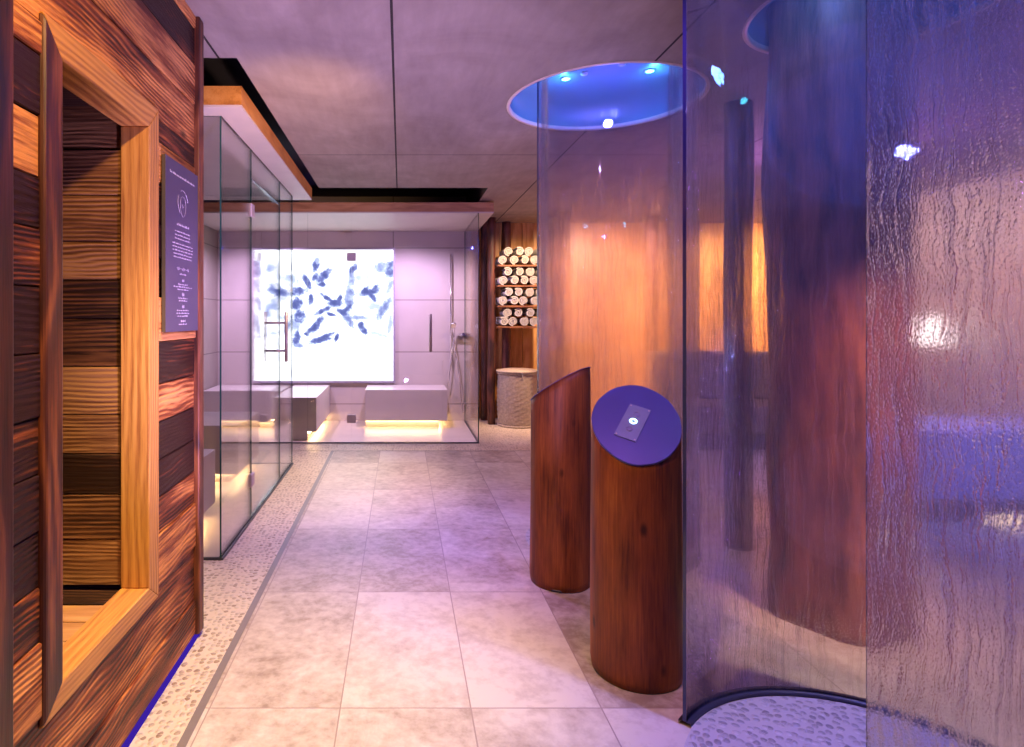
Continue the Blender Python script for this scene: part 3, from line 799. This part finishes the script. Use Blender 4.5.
# ------------------------------------------------------------------ cylindrical showers
def curved_glass(name, r, a0, a1, z0, z1, mat, seg, parent, th=.012, edge=M_edgeB):
    b = MB()
    for j, z in enumerate((z0, z1)):
        for rr in (r, r-th):
            for k in range(seg+1):
                a = a0+(a1-a0)*k/seg; b.v.append((rr*math.cos(a), rr*math.sin(a), z))
    K = seg+1
    def uvq(k): 
        u0 = (a0+(a1-a0)*k/seg)*r; u1 = (a0+(a1-a0)*(k+1)/seg)*r
        return u0, u1
    for k in range(seg):
        u0, u1 = uvq(k)
        b.face([k, k+1, 2*K+k+1, 2*K+k], 0, .5, True, [(u0,z0),(u1,z0),(u1,z1),(u0,z1)])
        b.face([K+k+1, K+k, 3*K+k, 3*K+k+1], 2, .5, True, [(u1,z0),(u0,z0),(u0,z1),(u1,z1)])
        b.face([k+1, k, K+k, K+k+1], 1); b.face([2*K+k, 2*K+k+1, 3*K+k+1, 3*K+k], 1)
    b.face([0, 2*K, 3*K, K], 1); b.face([seg, K+seg, 3*K+seg, 2*K+seg], 1)
    return b.build(name, [mat, edge, M_glass], parent)
M_wet1 = wetglass('running_water_glass', 1.7, 2.5, haze=.08, tint=(.90,.86,.97), fine=1, refr=.55, wave=4, beads=.5)
M_wet2 = wetglass('soaked_glass', 1.9, 2.7, haze=.17, tint=(.92,.90,.98), fine=1.2, refr=.7, wave=8, beads=.95)
M_wet3 = wetglass('lightly_wet_glass', 1.2, 2.6, haze=.17, tint=(.90,.88,.98), fine=.9, refr=.5, wave=5, beads=.5)
def base_ring(parent, r, a0, a1, seg=64):
    b = MB(); b.lathe([(r+.014, .001), (r+.014, .014), (r-.026, .014), (r-.026, .001)], seg=seg, a0=a0, a1=a1); b.build('base_channel', M_dark, parent)
# rear shower
c1 = (1.26, 3.72); s1 = thing('shower_screen', 'curved wet glass screen of the rear shower under the blue round ceiling opening', 'shower screen', (*c1, 0))
A0, A1 = math.radians(204), math.radians(130.7+360)
o = curved_glass('glass', .515, A0, A1, .014, CEIL-.002+.15, M_wet1, 96, s1)
base_ring(s1, .515, A0, A1)
b = MB(); b.lathe([(.485, .0025), (.0001, .0025)], *c1, seg=64); struct(b.build('floor_shower', M_pebS))
# front shower
c2 = (1.38, 1.655); s2 = thing('shower_screen', 'tall curved glass screen of the front shower, streaming with water, nearest the camera', 'shower screen', (*c2, 0))
A0, A1 = math.radians(0), math.radians(137)
R2 = .583
curved_glass('glass', R2, math.radians(-20), math.radians(136.5), .014, CEIL+.1, M_wet3, 96, s2)
curved_glass('glass', R2, math.radians(224), math.radians(339.5), .014, CEIL+.1, M_wet2, 96, s2)
base_ring(s2, R2, math.radians(224-360), math.radians(136.5))
b = MB(); b.lathe([(R2-.03, .0025), (.0001, .0025)], *c2, seg=64); struct(b.build('floor_shower', M_pebS))

# ------------------------------------------------------------------ right-hand room, seen through wet glass
M_blueb = simple('pale_bench_stone', (.45,.46,.6), .4)
t = thing('low_bench', 'pale low bench block lit blue, seen through the right wet glass', 'bench', (4.4, 4.3, 0))
b = MB(); b.box(-1.0, 1.05, -.3, .3, .18, .64); bevel(b.build('seat', M_blueb, t), .01, 2)
b = MB(); b.box(-.9, 1.0, -.2, .3, 0, .18); b.build('plinth', M_trim, t)
M_step = emit('warm_step_light', (1,.72,.42), 2.2)
for k, x in enumerate((3.86, 4.03)):
    b = MB(); b.box(x-.045, x+.045, 3.92, 3.94, .03, .10); b.box(x-.055, x+.055, 3.94, 3.97, .0, .11, mi=1)
    o = b.build('floor_light', [M_step, M_trim]); tag(o, 'small square warm light at floor level in front of the blue-lit bench, the %s one' % ['left','right'][k], 'light', 'square floor lights')
t = thing('lounge_bench', 'low upholstered grey lounge bench in front of the warm wooden rear wall', 'bench', (4.2, 6.6, 0))
M_up = simple('taupe_upholstery', (.32,.26,.20), .85, nz=.1, scale=80)
b = MB(); b.box(-1.35, 1.1, -.35, .35, .16, .46); bevel(b.build('seat', M_up, t), .04, 3)
b = MB(); b.box(-1.35, 1.1, .22, .42, .46, 1.0); bevel(b.build('backrest', M_up, t), .05, 3)
b = MB(); b.box(-1.3, 1.05, -.28, .3, 0, .16); b.build('plinth', M_trim, t)
t = thing('wall_lamp', 'round glowing wall lamp on the right wall, blurred by the wet glass', 'lamp', (5.49, 6.05, 1.25))
b = MB(); b.lathe([(.0001, -.17), (.07,-.14),(.12,-.08),(.135,0),(.12,.08),(.07,.14),(.0001,.17)], seg=24)
o = b.build('globe', emit('wall_lamp_glow', (1,.86,.70), 2.6), t); o.location = (-.20, 0, 0)
b = MB(); b.tube([(-.03,0,0),(0,0,0)], .07, 20); b.build('wall_plate', M_chrome, t)

# ------------------------------------------------------------------ lights
def light(kind, name, loc, target, energy, color, size=.06, angle=60, blend=.6):
    l = bpy.data.lights.new(name, kind); l.energy = energy; l.color = color
    l.shadow_soft_size = size
    if kind == 'SPOT': l.spot_size = math.radians(angle); l.spot_blend = blend
    o = bpy.data.objects.new(name, l); COL.objects.link(o); o.location = loc
    if target is not None:
        o.rotation_euler = (Vector(target)-Vector(loc)).to_track_quat('-Z', 'Y').to_euler()
    return o
WARM = (1,.62,.32); WARMW = (1,.80,.62); PURP = (.55,.28,1); LAV = (.72,.50,1); BLUE = (.10,.28,1)
light('SPOT', 'sauna_wall_spot', (-.15,.75,2.6), (-.95,1.95,1.0), 105, (1,.60,.22), .04, 90, .7)
light('SPOT', 'near_floor_spot', (-.3,1.6,2.6), (-.55,2.1,0), 300, (1,.73,.34), .05, 62, .9)
light('SPOT', 'far_floor_spot', (-.3,5.0,2.62), (-.6,5.05,0), 175, (1,.66,.42), .05, 60, .9)
light('SPOT', 'violet_floor_spot', (.35,3.6,2.62), (.1,3.8,0), 150, (.36,.16,1), .08, 70, 1)
light('SPOT', 'magenta_floor_spot', (.8,2.0,2.62), (.75,2.3,0), 45, (.50,.16,1), .08, 80, 1)
for p in HOLES[0][0:1]:
    light('POINT', 'recess_lamp_glow', (1.03,3.76,2.84), None, 2.2, (.06,.45,1), .02)
    light('POINT', 'recess_lamp_glow', (1.50,3.64,2.84), None, 2.2, (.06,.45,1), .02)
light('SPOT', 'rear_shower_beam', (1.2,3.62,2.82), (1.2,3.62,0), 30, (.28,.3,1), .05, 75, .8)
light('POINT', 'rear_shower_glow', (1.26,3.68,2.56), None, 13, (.14,.16,1), .022)
light('SPOT', 'front_shower_beam', (1.38,1.66,2.82), (1.38,1.7,0), 170, (.20,.22,1), .05, 95, .8)
light('POINT', 'front_recess_glow', (1.38,1.66,2.72), None, 36, (.13,.16,1), .012)
light('POINT', 'trunk_recess_glow', (1.68,2.42,2.78), None, 4, BLUE, .03)
def area(name, loc, target, energy, color, size, spread=120):
    l = bpy.data.lights.new(name, 'AREA'); l.energy = energy; l.color = color; l.size = size; l.spread = math.radians(spread)
    o = bpy.data.objects.new(name, l); COL.objects.link(o); o.location = loc
    o.rotation_euler = (Vector(target)-Vector(loc)).to_track_quat('-Z', 'Y').to_euler(); return o
light('SPOT', 'ceiling_fill', (.1,1.42,.15), (-.45,4.0,2.68), 470, (.60,.42,1), .04, 84, 1)  # added unseen fill from below for the lavender ceiling, no fixture stands here
light('SPOT', 'fascia_fill', (-.05,2.3,1.9), (-.87,4.2,2.6), 120, (1,.58,.26), .05, 60, 1)  # warm fill added in mid-air to brighten the left roof edge
light('SPOT', 'violet_wall_spot', (.1,2.7,2.6), (-.88,2.3,.85), 60, (.40,.14,1), .05, 50, 1)
light('SPOT', 'pillar_fill', (-.1,1.2,2.6), (.9,2.5,.5), 95, (1,.55,.24), .05, 42, .8)  # extra warm fill, put in to lift the log pillars
light('SPOT', 'towel_spot', (1.5,6.7,2.6), (1.6,8.0,1.1), 170, (1,.62,.34), .05, 95, .8)
light('SPOT', 'rear_wall_spot', (2.7,6.8,2.6), (2.75,8.3,1.2), 300, (1,.66,.44), .05, 105, .8)
light('SPOT', 'rear_wall_spot', (4.6,6.9,2.6), (4.7,8.3,1.2), 520, (1,.58,.22), .05, 110, .8)
light('SPOT', 'back_cabin_lamp', (.1,7.1,2.52), (.1,7.4,0), 190, (.82,.58,1), .03, 150, .6)
light('SPOT', 'back_cabin_lamp', (-1.6,7.1,2.52), (-1.6,7.4,0), 175, (.82,.58,1), .03, 150, .6)
light('SPOT', 'left_cabin_lamp', (-1.6,4.8,2.52), (-1.6,5.0,0), 32, (.8,.62,1), .03, 130, .8)
light('SPOT', 'right_room_spot', (4.1,6.0,2.6), (5.5,6.2,1.5), 72, (1,.74,.60), .06, 120, .8)
light('SPOT', 'right_floor_spot', (2.3,1.7,2.6), (2.4,2.0,0), 165, (1,.72,.52), .05, 70, .8)
light('SPOT', 'trunk_spot', (2.2,1.2,2.2), (2.05,2.8,.65), 190, (1,.45,.25), .05, 45, .9)
light('SPOT', 'blue_bench_spot', (4.2,2.9,2.5), (4.4,4.1,.4), 300, (.15,.22,1), .06, 70, .8)
light('POINT', 'magenta_room_glow', (3.2,4.6,2.3), None, 36, (.62,.25,1), .1)

w = bpy.data.worlds.new('world'); S.world = w; w.use_nodes = True
bg = w.node_tree.nodes['Background']; bg.inputs[0].default_value = (.30,.13,.52,1); bg.inputs[1].default_value = .15

# ------------------------------------------------------------------ camera
cam = bpy.data.cameras.new('camera'); oc = bpy.data.objects.new('camera', cam); COL.objects.link(oc)
oc.location = (0,0,CAM_H); oc.rotation_euler = (PI/2,0,0)
cam.sensor_width = 36; cam.lens = 605/1024*36; cam.shift_x = (512-401)/1024; cam.shift_y = -(373.5-317.4)/1024
cam.clip_start = .02
S.camera = oc
S.view_settings.view_transform = 'Standard'; S.view_settings.look = 'None'; S.view_settings.gamma = 1
S.view_settings.use_curve_mapping = False; S.view_settings.exposure = .35
S.cycles.transparent_max_bounces = 32; S.cycles.max_bounces = 10; S.cycles.glossy_bounces = 5; S.cycles.transmission_bounces = 8
S.cycles.sample_clamp_indirect = 4; S.cycles.caustics_refractive = False; S.cycles.caustics_reflective = False
